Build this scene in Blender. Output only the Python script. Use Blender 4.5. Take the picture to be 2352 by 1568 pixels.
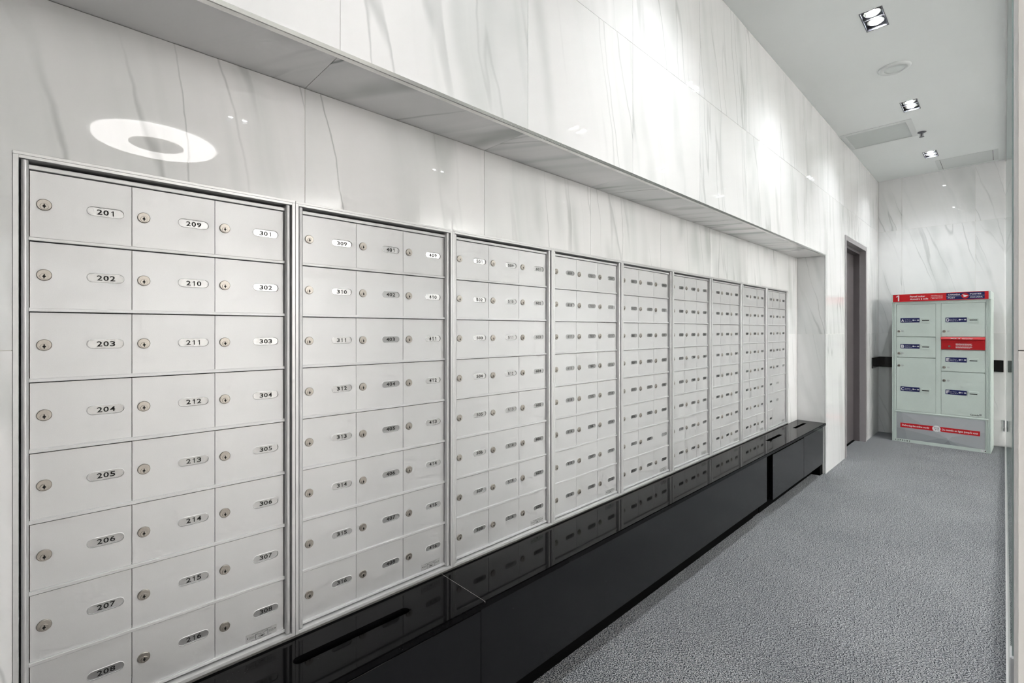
import bpy, bmesh, math, random
from mathutils import Vector, Matrix

# ------------------------------------------------------------------ scene, camera, light
for o in list(bpy.data.objects):
    bpy.data.objects.remove(o)
SC = bpy.context.scene
COL = SC.collection
PI = math.pi
random.seed(7)

F_PX, YAW = 1090.0, math.atan(1130.7 / 1090.0)
cam = bpy.data.cameras.new('camera')
cam.sensor_width = 36.0
cam.lens = 36.0 * F_PX / 2352.0
cam.shift_y = -27.0 / 2352.0
cam.clip_start = 0.005
cam_o = bpy.data.objects.new('camera', cam)
COL.objects.link(cam_o)
cam_o.location = (0, 0, 1.2)
cam_o.rotation_euler = (PI / 2, 0, YAW)
SC.camera = cam_o

world = bpy.data.worlds.new('world')
SC.world = world
world.use_nodes = True
world.node_tree.nodes['Background'].inputs[0].default_value = (0.75, 0.8, 0.85, 1)
world.node_tree.nodes['Background'].inputs[1].default_value = 0.25

SC.view_settings.view_transform = 'Standard'
SC.view_settings.look = 'None'
SC.view_settings.gamma = 1.0
SC.view_settings.use_curve_mapping = False
SC.view_settings.exposure = 1.83
SC.cycles.time_limit = 1250.0
SC.cycles.max_bounces = 5
SC.cycles.diffuse_bounces = 3
SC.cycles.glossy_bounces = 3
SC.cycles.transmission_bounces = 4
SC.cycles.use_adaptive_sampling = True
SC.cycles.adaptive_threshold = 0.1
SC.cycles.adaptive_min_samples = 16
SC.cycles.sample_clamp_indirect = 6.0

# lamp settings (the lamps themselves are built with their fittings)
SPOT_W = 10.0
SPOT_W_LOBBY = 7.0
SPOT_COL = (0.935, 0.985, 1.0)
SPOT_COL_LOBBY = (1.0, 0.98, 0.955)
LAMP_EMIT = 60.0
RING_EMIT = 3.2
RING_COL = (1.0, 0.970, 0.952)
FILL_EMIT = 10.5  # strength of the added fill rings in the far lobby

# ------------------------------------------------------------------ helpers
def link(o):
    COL.objects.link(o)
    return o

def empty(name, loc=(0, 0, 0), rotz=0.0, parent=None):
    o = bpy.data.objects.new(name, None)
    o.empty_display_size = 0.1
    o.location = loc
    o.rotation_euler = (0, 0, rotz)
    o.parent = parent
    return link(o)

def tag(o, label=None, cat=None, group=None, kind=None):
    if label: o['label'] = label
    if cat: o['category'] = cat
    if group: o['group'] = group
    if kind: o['kind'] = kind
    return o

def mesh_of(bm, name, mats, smooth=False):
    bmesh.ops.recalc_face_normals(bm, faces=bm.faces)
    me = bpy.data.meshes.new(name)
    bm.to_mesh(me)
    bm.free()
    if not isinstance(mats, (list, tuple)):
        mats = [mats]
    for m in mats:
        me.materials.append(m)
    if smooth:
        for p in me.polygons:
            p.use_smooth = True
    return me

def add(name, me, loc=(0, 0, 0), parent=None, rotz=0.0):
    o = bpy.data.objects.new(name, me)
    o.location = loc
    o.rotation_euler = (0, 0, rotz)
    o.parent = parent
    return link(o)

def obj(name, bm, mats, loc=(0, 0, 0), parent=None, smooth=False, rotz=0.0):
    return add(name, mesh_of(bm, name, mats, smooth), loc, parent, rotz)

def box(bm, x0, x1, y0, y1, z0, z1, mi=0, bevel=0.0, seg=1):
    vs = [bm.verts.new((x, y, z)) for z in (z0, z1) for x, y in ((x0, y0), (x1, y0), (x1, y1), (x0, y1))]
    fs = [bm.faces.new([vs[i] for i in q]) for q in
          ((3, 2, 1, 0), (4, 5, 6, 7), (0, 1, 5, 4), (1, 2, 6, 5), (2, 3, 7, 6), (3, 0, 4, 7))]
    for f in fs:
        f.material_index = mi
    if bevel > 0:
        es = list({e for f in fs for e in f.edges})
        r = bmesh.ops.bevel(bm, geom=es, offset=bevel, segments=seg, affect='EDGES', profile=0.5)
        for f in r['faces']:
            f.material_index = mi
    return bm

def new_box(*a, **k):
    return box(bmesh.new(), *a, **k)

def frame_xyz(o, u, v):
    """Maps 2D (a,b) and depth d to 3D: o + a*u + b*v + d*(u x v)."""
    u = Vector(u); v = Vector(v); w = u.cross(v); o = Vector(o)
    return lambda a, b, d=0.0: o + a * u + b * v + d * w

def poly(bm, fr, pts, d=0.0, mi=0):
    f = bm.faces.new([bm.verts.new(fr(a, b, d)) for a, b in pts])
    f.material_index = mi
    return f

def prism(bm, fr, pts, d0, d1, mi=0, cap0=True):
    a = [bm.verts.new(fr(x, y, d0)) for x, y in pts]
    b = [bm.verts.new(fr(x, y, d1)) for x, y in pts]
    n = len(pts)
    fs = [bm.faces.new(b)]
    if cap0:
        fs.append(bm.faces.new(a[::-1]))
    for i in range(n):
        fs.append(bm.faces.new((a[i], a[(i + 1) % n], b[(i + 1) % n], b[i])))
    for f in fs:
        f.material_index = mi
    return fs

def rect(x0, x1, y0, y1):
    return [(x0, y0), (x1, y0), (x1, y1), (x0, y1)]

def circ(cx, cy, r, n=24, ry=None):
    ry = r if ry is None else ry
    return [(cx + r * math.cos(2 * PI * i / n), cy + ry * math.sin(2 * PI * i / n)) for i in range(n)]

def pill(x0, x1, y0, y1, n=8):
    r = (y1 - y0) / 2; cy = (y0 + y1) / 2
    p = [(x1 - r + r * math.cos(-PI / 2 + PI * i / n), cy + r * math.sin(-PI / 2 + PI * i / n)) for i in range(n + 1)]
    p += [(x0 + r + r * math.cos(PI / 2 + PI * i / n), cy + r * math.sin(PI / 2 + PI * i / n)) for i in range(n + 1)]
    return p

def holed_plate(bm, fr, outer, holes, d_back, d_front, mi=0, hole_depth=None):
    """Plate with through holes; front at d_front, back at d_back."""
    for d in (d_front, d_back):
        es = []
        for lp in [outer] + holes:
            vs = [bm.verts.new(fr(a, b, d)) for a, b in lp]
            es += [bm.edges.new((vs[i], vs[(i + 1) % len(vs)])) for i in range(len(vs))]
        r = bmesh.ops.triangle_fill(bm, use_beauty=True, use_dissolve=False, edges=es)
        for g in r['geom']:
            if isinstance(g, bmesh.types.BMFace):
                g.material_index = mi
    for lp in [outer] + holes:
        n = len(lp)
        a = [bm.verts.new(fr(x, y, d_back)) for x, y in lp]
        b = [bm.verts.new(fr(x, y, d_front)) for x, y in lp]
        for i in range(n):
            f = bm.faces.new((a[i], a[(i + 1) % n], b[(i + 1) % n], b[i]))
            f.material_index = mi
    bmesh.ops.remove_doubles(bm, verts=bm.verts, dist=1e-6)

def lathe(bm, fr, prof, n=24, mi=0, cx=0.0, cy=0.0, cap=True):
    """prof: list of (radius, depth) from back to front."""
    rings = []
    for r, d in prof:
        rings.append([bm.verts.new(fr(cx + r * math.cos(2 * PI * i / n), cy + r * math.sin(2 * PI * i / n), d)) for i in range(n)])
    fs = []
    for a, b in zip(rings, rings[1:]):
        for i in range(n):
            fs.append(bm.faces.new((a[i], a[(i + 1) % n], b[(i + 1) % n], b[i])))
    if cap:
        fs.append(bm.faces.new(rings[-1]))
    for f in fs:
        f.material_index = mi
    return fs

# text -> flat 2D triangles, made once per string before the scene fills up
_tc = bpy.data.curves.new('lettering', 'FONT')
_to = link(bpy.data.objects.new('lettering', _tc))
_cache = {}
def glyphs(s, bold=0.0):
    k = (s, bold)
    if k not in _cache:
        _tc.body = s
        _tc.size = 1.0
        _tc.offset = bold
        _tc.resolution_u = 3
        bpy.context.view_layer.update()
        dg = bpy.context.evaluated_depsgraph_get()
        me = _to.evaluated_get(dg).to_mesh()
        v = [(p.co.x, p.co.y) for p in me.vertices]
        f = [tuple(p.vertices) for p in me.polygons]
        _to.evaluated_get(dg).to_mesh_clear()
        _cache[k] = (v, f)
    return _cache[k]

def text(bm, fr, s, x, y, cap, width=None, align='C', d=0.0, mi=0, bold=0.0, shear=0.0):
    """Baseline at y, cap height cap; x is left / centre / right; width fits the line."""
    v, f = glyphs(s, bold)
    x0 = min(p[0] for p in v); x1 = max(p[0] for p in v)
    k = cap / 0.73
    kx = k if width is None else width / (x1 - x0)
    w = (x1 - x0) * kx
    ox = x - (w / 2 if align == 'C' else w if align == 'R' else 0)
    vs = [bm.verts.new(fr(ox + (a - x0) * kx + shear * b * k, y + b * k, d)) for a, b in v]
    for t in f:
        try:
            bm.faces.new([vs[i] for i in t]).material_index = mi
        except ValueError:
            pass

ONE = [(0.10, 0.0), (0.21, 0.0), (0.21, 0.73), (0.125, 0.73), (-0.075, 0.575), (-0.075, 0.475), (0.10, 0.575)]
def digits(bm, fr, s, x, y, cap, width, d=0.0, mi=0, bold=0.0):
    """Evenly spaced figures centred on x; the figure 1 is drawn with a flag."""
    k = cap / 0.73
    cell = width / len(s)
    for i, ch in enumerate(s):
        cx = x + (i + 0.5) * cell - width / 2
        if ch == '1':
            q = cell * 0.80 / 0.56
            f = bm.faces.new([bm.verts.new(fr(cx + (a - 0.085) * q, y + b * k, d)) for a, b in ONE])
            f.material_index = mi
            continue
        v, fs = glyphs(ch, bold)
        x0 = min(p[0] for p in v); x1 = max(p[0] for p in v)
        y0 = min(p[1] for p in v); y1 = max(p[1] for p in v)
        kx, ky = cell * 0.84 / (x1 - x0), cap / (y1 - y0)
        vs = [bm.verts.new(fr(cx + (a - (x0 + x1) / 2) * kx, y + (b - y0) * ky, d)) for a, b in v]
        for t in fs:
            try:
                bm.faces.new([vs[j] for j in t]).material_index = mi
            except ValueError:
                pass

# ------------------------------------------------------------------ materials
def srgb(r, g, b):
    c = lambda v: (v / 255 / 12.92) if v / 255 <= 0.04045 else ((v / 255 + 0.055) / 1.055) ** 2.4
    return (c(r), c(g), c(b), 1.0)

class NT:
    def __init__(s, name):
        s.m = bpy.data.materials.new(name); s.m.use_nodes = True
        s.t = s.m.node_tree; s.n = s.t.nodes; s.b = s.n['Principled BSDF']
    def node(s, typ, **k):
        n = s.n.new(typ)
        for a, v in k.items():
            setattr(n, a, v)
        return n
    def set(s, sock, v):
        if isinstance(v, bpy.types.NodeSocket):
            s.t.links.new(v, sock)
        else:
            sock.default_value = v
        return s
    def math(s, op, a, b=None, clamp=False):
        n = s.node('ShaderNodeMath', operation=op, use_clamp=clamp)
        s.set(n.inputs[0], a)
        if b is not None: s.set(n.inputs[1], b)
        return n.outputs[0]
    def noise(s, vec, scale, detail=2.0, rough=0.5, dist=0.0):
        n = s.node('ShaderNodeTexNoise')
        s.set(n.inputs['Vector'], vec)
        n.inputs['Scale'].default_value = scale; n.inputs['Detail'].default_value = detail
        n.inputs['Roughness'].default_value = rough; n.inputs['Distortion'].default_value = dist
        return n.outputs['Fac']
    def comb(s, x, y, z):
        n = s.node('ShaderNodeCombineXYZ')
        for i, v in enumerate((x, y, z)): s.set(n.inputs[i], v)
        return n.outputs[0]
    def rng(s, v, a, b, c=0.0, d=1.0, mode='SMOOTHSTEP'):
        n = s.node('ShaderNodeMapRange', interpolation_type=mode, clamp=True) if mode == 'LINEAR' else s.node('ShaderNodeMapRange', interpolation_type=mode)
        s.set(n.inputs[0], v)
        for i, q in enumerate((a, b, c, d)): n.inputs[i + 1].default_value = q
        return n.outputs[0]
    def mix(s, f, a, b):
        n = s.node('ShaderNodeMix', data_type='RGBA')
        s.set(n.inputs[0], f); s.set(n.inputs[6], a); s.set(n.inputs[7], b)
        return n.outputs[2]
    def bump(s, h, strength, dist):
        n = s.node('ShaderNodeBump')
        n.inputs['Strength'].default_value = strength; n.inputs['Distance'].default_value = dist
        s.set(n.inputs['Height'], h); s.set(s.b.inputs['Normal'], n.outputs[0])
    def bsdf(s, **k):
        for a, v in k.items():
            s.set(s.b.inputs[a.replace('_', ' ')], v)
        return s.m

def plain(name, col, rough=0.5, metal=0.0, spec=0.5, var=0.04, scale=25.0, coat=0.0):
    t = NT(name)
    tc = t.node('ShaderNodeTexCoord').outputs['Object']
    f = t.noise(tc, scale, 3.0)
    lo = tuple(c * (1 - var) for c in col[:3]) + (1,)
    hi = tuple(min(1, c * (1 + var)) for c in col[:3]) + (1,)
    return t.bsdf(Base_Color=t.mix(f, lo, hi), Roughness=rough, Metallic=metal, Specular_IOR_Level=spec, Coat_Weight=coat)

def emit(name, col, strength):
    t = NT(name)
    return t.bsdf(Base_Color=(0.8, 0.8, 0.8, 1), Emission_Color=tuple(col) + (1,), Emission_Strength=strength)

def marble(name, along, cross, lean=0.2, dark=1.0):
    """White polished stone, grey veins running mostly along `cross`."""
    t = NT(name)
    sep = t.node('ShaderNodeSeparateXYZ')
    t.t.links.new(t.node('ShaderNodeTexCoord').outputs['Object'], sep.inputs[0])
    u, v = sep.outputs['XYZ'.index(along)], sep.outputs['XYZ'.index(cross)]
    rnd = t.math('MULTIPLY', t.node('ShaderNodeObjectInfo').outputs['Random'], 61.0)
    w = t.noise(t.comb(u, v, rnd), 1.6, 3.0, 0.5)
    u2 = t.math('ADD', t.math('ADD', u, t.math('MULTIPLY', v, lean)), t.math('MULTIPLY', t.math('SUBTRACT', w, 0.5), 0.11))
    fine = t.math('MULTIPLY', t.math('SUBTRACT', t.noise(t.comb(u, v, rnd), 14.0, 3.0), 0.5), 0.012)
    u3 = t.math('ADD', u2, fine)
    def ridge(scale, vs, wid, seed, det=1.0):
        n = t.noise(t.comb(t.math('MULTIPLY', u3, scale), t.math('MULTIPLY', v, vs), t.math('ADD', rnd, seed)), 1.0, det, 0.45)
        return t.rng(t.math('ABSOLUTE', t.math('SUBTRACT', n, 0.5)), 0.0, wid, 1.0, 0.0)
    patch = t.rng(t.noise(t.comb(t.math('MULTIPLY', u, 2.3), t.math('MULTIPLY', v, 1.1), t.math('ADD', rnd, 9.0)), 1.0, 2.0), 0.38, 0.62)
    patch2 = t.rng(t.noise(t.comb(t.math('MULTIPLY', u, 3.0), t.math('MULTIPLY', v, 1.6), t.math('ADD', rnd, 19.0)), 1.0, 2.0), 0.45, 0.62)
    thin = t.math('MULTIPLY', ridge(5.6, 0.45, 0.014, 3.0, 2.0), patch)
    soft = t.math('MULTIPLY', ridge(4.0, 0.35, 0.085, 5.0), patch2)
    cloud = t.rng(t.noise(t.comb(t.math('MULTIPLY', u2, 2.6), t.math('MULTIPLY', v, 0.35), t.math('ADD', rnd, 31.0)), 1.0, 3.0), 0.40, 0.75)
    streak = t.rng(t.noise(t.comb(t.math('MULTIPLY', u2, 13.0), t.math('MULTIPLY', v, 0.5), t.math('ADD', rnd, 41.0)), 1.0, 3.0), 0.5, 0.8)
    base = t.mix(t.math('MULTIPLY', cloud, 0.40 * dark), srgb(241, 240, 240), srgb(214, 217, 216))
    base = t.mix(t.math('MULTIPLY', streak, 0.30 * dark), base, srgb(196, 203, 200))
    base = t.mix(t.math('MULTIPLY', soft, 0.34 * dark), base, srgb(168, 175, 171))
    base = t.mix(t.math('MULTIPLY', thin, 0.40 * dark), base, srgb(118, 126, 123))
    return t.bsdf(Base_Color=base, Roughness=0.012, Specular_IOR_Level=0.5)

M = {}
M['marble_wall'] = marble('polished_marble', 'Y', 'Z', 0.17, 0.78)
M['marble_niche'] = marble('polished_marble_niche', 'Y', 'Z', 0.17, 1.15)
M['marble_soffit'] = marble('polished_marble_soffit', 'Y', 'X', -0.5, 2.1)
M['marble_end'] = marble('polished_marble_end', 'X', 'Z', 0.25, 0.68)
M['grout'] = plain('grout', srgb(222, 220, 214), 0.8)
M['ceiling'] = plain('ceiling_paint', srgb(244, 247, 246), 0.55, scale=3.0, var=0.012)
M['ceiling_part'] = plain('white_enamel', srgb(226, 229, 228), 0.4, var=0.01)
M['pier'] = plain('pier_paint', srgb(240, 238, 235), 0.85, spec=0.1, scale=6.0, var=0.03)
M['lobby_wall'] = plain('lobby_wall_paint', srgb(222, 221, 218), 0.5, scale=2.0, var=0.03)
M['lobby_floor'] = plain('lobby_stone_floor', srgb(150, 148, 145), 0.5, scale=3.0, var=0.05)
M['chrome'] = plain('polished_steel', (0.72, 0.72, 0.70, 1), 0.22, 1.0, var=0.02)
M['nickel'] = plain('satin_nickel', (0.40, 0.372, 0.338, 1), 0.38, 1.0, var=0.10, scale=400)
M['black'] = plain('black_void', (0.004, 0.004, 0.004, 1), 0.7)
M['ink'] = plain('black_ink', (0.010, 0.010, 0.010, 1), 0.6, spec=0.1)
M['door_paint'] = plain('grey_door_paint', srgb(98, 92, 94), 0.38, var=0.06, scale=9)
M['frame_paint'] = plain('grey_frame_paint', srgb(150, 146, 148), 0.32, var=0.03)
M['bumper'] = plain('black_stone_band', (0.010, 0.010, 0.010, 1), 0.12, var=0.4, scale=12)
M['locker'] = plain('sage_grey_enamel', srgb(208, 220, 214), 0.42, var=0.025, scale=60)
M['locker_red'] = plain('post_red', srgb(204, 22, 32), 0.32, var=0.02)
M['locker_red_dark'] = plain('post_red_box', srgb(190, 18, 28), 0.35, var=0.03)
M['navy'] = plain('post_navy', srgb(26, 32, 92), 0.32, var=0.02)
M['white'] = plain('white_print', srgb(238, 238, 240), 0.4, var=0.01)
M['pale_print'] = plain('pale_print', srgb(170, 172, 176), 0.4, var=0.01)
M['lamp'] = emit('lamp_glow', SPOT_COL, LAMP_EMIT)
M['lamp'].cycles.emission_sampling = 'NONE'     # the spot lamps in the fittings carry the light
M['ring'] = emit('ring_glow', RING_COL, RING_EMIT)
M['fill_ring'] = emit('fill_ring_glow', RING_COL, FILL_EMIT)
M['ring_core'] = plain('ring_core', srgb(205, 200, 192), 0.5)
M['fixture'] = plain('lamp_fitting', srgb(120, 120, 126), 0.35, 0.6)
M['grille'] = plain('grille_enamel', srgb(226, 231, 229), 0.45, var=0.02)
M['rubber'] = plain('toe_kick', (0.0015, 0.0015, 0.0015, 1), 0.8, spec=0.05)

def aluminium():
    t = NT('satin_aluminium')
    tc = t.node('ShaderNodeTexCoord').outputs['Object']
    grain = t.noise(tc, 900.0, 2.0)
    blot = t.noise(tc, 7.0, 3.0)
    col = t.mix(t.math('ADD', t.math('MULTIPLY', grain, 0.55), t.math('MULTIPLY', blot, 0.45)), (0.56, 0.56, 0.565, 1), (0.68, 0.68, 0.685, 1))
    t.bump(grain, 0.12, 0.0004)
    return t.bsdf(Base_Color=col, Metallic=0.66, Roughness=t.rng(blot, 0.3, 0.7, 0.47, 0.54), Specular_IOR_Level=0.5)
M['alu'] = aluminium()
M['alu_trim'] = plain('aluminium_trim', (0.66, 0.66, 0.66, 1), 0.40, 0.5, var=0.03, scale=120)
M['plate'] = plain('number_plate_silver', (0.52, 0.52, 0.52, 1), 0.24, 0.7, var=0.02, scale=300)
M['maker'] = plain('maker_plate_silver', (0.50, 0.50, 0.50, 1), 0.42, 0.45, var=0.03, scale=300)

def granite():
    t = NT('black_granite')
    tc = t.node('ShaderNodeTexCoord').outputs['Object']
    vo = t.node('ShaderNodeTexVoronoi'); t.t.links.new(tc, vo.inputs['Vector']); vo.inputs['Scale'].default_value = 170.0
    pk = t.math('MULTIPLY', t.rng(vo.outputs['Distance'], 0.0, 0.16, 1.0, 0.0),
                t.rng(t.noise(tc, 240.0, 1.0), 0.64, 0.72))
    cl = t.noise(tc, 60.0, 3.0)
    col = t.mix(cl, (0.002, 0.002, 0.0022, 1), (0.005, 0.005, 0.0055, 1))
    return t.bsdf(Base_Color=t.mix(pk, col, (0.20, 0.205, 0.215, 1)), Roughness=0.06, Specular_IOR_Level=0.4, IOR=1.19)
M['granite'] = granite()

def laminate():
    t = NT('black_laminate')
    tc = t.node('ShaderNodeTexCoord').outputs['Object']
    vo = t.node('ShaderNodeTexVoronoi'); t.t.links.new(tc, vo.inputs['Vector']); vo.inputs['Scale'].default_value = 26.0
    chip = t.math('MULTIPLY', t.rng(vo.outputs['Distance'], 0.0, 0.055, 1.0, 0.0), t.rng(t.noise(tc, 9.0, 1.0), 0.52, 0.60))
    sm = t.noise(tc, 4.0, 4.0)
    return t.bsdf(Base_Color=t.mix(chip, (0.003, 0.003, 0.0034, 1), (0.16, 0.16, 0.16, 1)),
                  Roughness=t.rng(sm, 0.3, 0.7, 0.09, 0.17), Specular_IOR_Level=0.46)
M['laminate'] = laminate()

def carpet():
    t = NT('loop_pile_carpet')
    tc = t.node('ShaderNodeTexCoord').outputs['Object']
    mp = t.node('ShaderNodeMapping'); t.t.links.new(tc, mp.inputs[0])
    mp.inputs['Rotation'].default_value = (0, 0, math.radians(38))
    mp.inputs['Scale'].default_value = (1.0, 1.5, 1.0)
    vo = t.node('ShaderNodeTexVoronoi', voronoi_dimensions='2D'); t.t.links.new(mp.outputs[0], vo.inputs['Vector'])
    vo.inputs['Scale'].default_value = 165.0; vo.inputs['Randomness'].default_value = 0.5
    gap = t.rng(vo.outputs['Distance'], 0.14, 0.56)
    sp = t.node('ShaderNodeSeparateColor'); t.t.links.new(vo.outputs['Color'], sp.inputs[0])
    tone = t.math('ADD', t.math('MULTIPLY', sp.outputs[0], 0.55), t.math('MULTIPLY', t.noise(tc, 2.2, 4.0), 0.45))
    loop = t.mix(tone, srgb(160, 163, 169), srgb(246, 247, 249))
    col = t.mix(gap, loop, srgb(48, 52, 58))
    t.bump(t.math('SUBTRACT', 1.0, gap), 0.5, 0.002)
    return t.bsdf(Base_Color=col, Roughness=0.95, Specular_IOR_Level=0.1)
M['carpet'] = carpet()

def glass():
    t = NT('clear_glass')
    tr = t.node('ShaderNodeBsdfTransparent'); tr.inputs[0].default_value = (0.98, 0.99, 0.987, 1)
    gl = t.node('ShaderNodeBsdfGlossy'); gl.inputs['Roughness'].default_value = 0.0
    fr = t.node('ShaderNodeFresnel'); fr.inputs['IOR'].default_value = 1.35
    mx = t.node('ShaderNodeMixShader')
    t.t.links.new(t.math('MULTIPLY', fr.outputs[0], 0.85), mx.inputs[0])
    t.t.links.new(tr.outputs[0], mx.inputs[1]); t.t.links.new(gl.outputs[0], mx.inputs[2])
    t.t.links.new(mx.outputs[0], t.n['Material Output'].inputs['Surface'])
    return t.m
M['glass'] = glass()
M['glass_edge'] = plain('glass_edge', srgb(205, 222, 218), 0.15, var=0.05, scale=3)

def film():
    """Grey printed film with overlapping translucent wedges."""
    t = NT('grey_wedge_print')
    sep = t.node('ShaderNodeSeparateXYZ')
    t.t.links.new(t.node('ShaderNodeTexCoord').outputs['Object'], sep.inputs[0])
    x, z = sep.outputs[0], sep.outputs[2]
    acc = None
    for a, b, c, k in ((1.9, 1, -0.92, .32), (-1.35, 1, 0.52, .25), (0.18, 1, -0.155, .3), (-0.35, 1, 0.05, .22), (6.0, 1, -0.75, .18), (0.62, 1, -0.36, .25)):
        e = t.math('ADD', t.math('ADD', t.math('MULTIPLY', x, a), t.math('MULTIPLY', z, b)), c)
        q = t.math('MULTIPLY', t.math('GREATER_THAN', e, 0.0), k)
        acc = q if acc is None else t.math('ADD', acc, q)
    col = t.mix(t.math('MULTIPLY', acc, 0.75), srgb(128, 134, 138), srgb(186, 190, 194))
    return t.bsdf(Base_Color=col, Roughness=0.35)
M['film'] = film()

# ------------------------------------------------------------------ measurements of the place (metres)
XW = -1.032            # face of the left wall
XN = -1.240            # back of the niche
ZS = 1.816             # soffit of the niche
YN0, YN1 = -1.25, 4.614
ZC = 2.94
YE = 7.0               # end wall
XR, YB = 7.0, -3.0     # lobby side wall and the wall behind
TW, TY0 = 0.603, 0.4605
ROWS = (0.0, 1.1625, 2.345, ZC)
B0, BW, NB = -0.0548, 0.4912, 9
BZ0, BZ1 = 0.431, 1.520
DY0, DY1, DZ = 5.306, 6.295, 2.085

# ------------------------------------------------------------------ structure
def sub_rects(r, holes):
    out = [r]
    for h in holes:
        nxt = []
        for (a0, a1, b0, b1) in out:
            c0, c1, d0, d1 = max(a0, h[0]), min(a1, h[1]), max(b0, h[2]), min(b1, h[3])
            if c0 >= c1 or d0 >= d1:
                nxt.append((a0, a1, b0, b1)); continue
            if d1 < b1: nxt.append((a0, a1, d1, b1))
            if b0 < d0: nxt.append((a0, a1, b0, d0))
            if a0 < c0: nxt.append((a0, c0, d0, d1))
            if c1 < a1: nxt.append((c1, a1, d0, d1))
        out = nxt
    return [q for q in out if q[1] - q[0] > 0.004 and q[3] - q[2] > 0.004]

def cuts(lo, hi, start, step):
    k = math.ceil((lo - start) / step + 1e-6)
    c = [lo]
    while start + k * step < hi - 1e-6:
        c.append(start + k * step); k += 1
    return c + [hi]

GAP = 0.0007
def panels(parent, us, vs, holes, place, mat):
    """One slab object per cell of the joint grid, minus openings."""
    for u0, u1 in zip(us, us[1:]):
        for v0, v1 in zip(vs, vs[1:]):
            cell = (u0 + GAP, u1 - GAP, v0 + GAP, v1 - GAP)
            rs = sub_rects(cell, holes)
            if not rs: continue
            bm = bmesh.new()
            for r in rs:
                place(bm, r)
            obj('panel', bm, mat, parent=parent)

floor = obj('floor', new_box(-1.6, XR + 0.1, YB - 0.1, YE + 0.1, -0.12, 0.0), M['carpet'])
tag(floor, 'grey loop pile carpet', kind='structure')

tag(obj('floor_lobby', new_box(0.03, XR, YB, YE, 0.0, 0.004), M['lobby_floor']), 'grey stone floor of the lobby', kind='structure')
# left wall: backing with grout-coloured face, then the slabs
bm = bmesh.new()
GX = XW - 0.0016
box(bm, -1.62, GX, YB, DY0, ZS + 0.0016, ZC)
box(bm, -1.62, GX, DY1, YE, ZS + 0.0016, ZC)
box(bm, -1.62, GX, DY0, DY1, DZ, ZC)
box(bm, -1.62, GX, YN1 + 0.0016, DY0, 0, ZS + 0.0016)
box(bm, -1.62, GX, DY1, YE, 0, ZS + 0.0016)
box(bm, -1.62, -1.50, DY0, DY1, 0, DZ)
box(bm, -1.62, GX, YB, YN0, 0, ZS + 0.0016)
box(bm, -1.62, -1.36, YN0, YN1 + 0.0016, 0, ZS + 0.0016)
GN = XN - 0.0016
BY1 = B0 + BW * NB
box(bm, -1.36, GN, YN0, YN1, BZ1 + 0.001, ZS)
box(bm, -1.36, GN, YN0, B0 - 0.001, 0, BZ1)
box(bm, -1.36, GN, BY1 + 0.001, YN1, 0, BZ1)
box(bm, -1.36, GN, B0 - 0.001, BY1 + 0.001, 0, BZ0 - 0.012)
wall_left = tag(obj('wall_left', bm, M['grout']), 'polished white marble wall with a long mailbox niche', kind='structure')
# door recess in the upper band of the backing
hole_l = [(YN0, YN1, -1, ZS), (DY0, DY1, -1, DZ)]
panels(wall_left, cuts(YB, YE, TY0, TW), ROWS, hole_l,
       lambda bm, r: box(bm, XW - 0.0014, XW, r[0], r[1], r[2], r[3]), M['marble_wall'])
panels(wall_left, cuts(YN0, YN1, TY0, TW), (0.425, 1.1625, ZS), [(B0, BY1, 0, BZ1)],
       lambda bm, r: box(bm, XN - 0.0014, XN, r[0], r[1], r[2], r[3]), M['marble_niche'])
panels(wall_left, cuts(YN0, YN1, TY0, TW), (XN, XW - 0.0155), [],
       lambda bm, r: box(bm, r[2], r[3], r[0], r[1], ZS, ZS + 0.0014), M['marble_soffit'])
panels(wall_left, (XN, XW), (0.0, 1.1625, ZS), [],
       lambda bm, r: box(bm, r[0], r[1], YN1, YN1 + 0.0014, r[2], r[3]), M['marble_end'])
panels(wall_left, (XN, XW), (0.0, 1.1625, ZS), [],
       lambda bm, r: box(bm, r[0], r[1], YN0 - 0.0014, YN0, r[2], r[3]), M['marble_end'])

bm = bmesh.new()
box(bm, XW - 0.015, XW + 0.0015, YN0, YN1 + 0.004, ZS - 0.0015, ZS + 0.0025, bevel=0.0006)
box(bm, XW - 0.001, XW + 0.0022, YN0, YN1 + 0.004, ZS - 0.0015, ZS + 0.009, bevel=0.0006)
tag(obj('trim_1', bm, M['chrome']), 'steel edge strip along the niche soffit', kind='structure')
bm = bmesh.new()
box(bm, XW - 0.004, XW + 0.0018, YN1 - 0.0015, YN1 + 0.007, 0.0, ZS, bevel=0.0006)
tag(obj('trim_3', bm, M['alu_trim']), 'metal edge strip at the end of the niche', kind='structure')

# end wall
bm = new_box(XW - 0.5, XR, YE + 0.0016, YE + 0.15, 0, ZC)
wall_end = tag(obj('wall_end', bm, M['grout']), 'polished marble end wall behind the parcel locker', kind='structure')
panels(wall_end, cuts(XW + 0.0015, XR, -0.815, TW), ROWS, [],
       lambda bm, r: box(bm, r[0], r[1], YE, YE + 0.0015, r[2], r[3]), M['marble_end'])

# black band wrapped round the corner
bm = bmesh.new()
box(bm, XW, XW + 0.012, 6.594, YE, 0.767, 0.886, bevel=0.001)
box(bm, XW + 0.012, -0.005, YE - 0.012, YE, 0.767, 0.886, bevel=0.001)
tag(obj('trim_2', bm, M['bumper']), 'black stone band across the end wall', kind='structure')

# lobby behind the glass and behind the camera
tag(obj('wall_right', new_box(XR, XR + 0.15, YB, YE, 0, ZC), M['lobby_wall']), 'pale lobby wall', kind='structure')
tag(obj('wall_back', new_box(-1.6, XR, YB - 0.15, YB, 0, ZC), M['lobby_wall']), 'pale wall behind the viewer', kind='structure')

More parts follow.
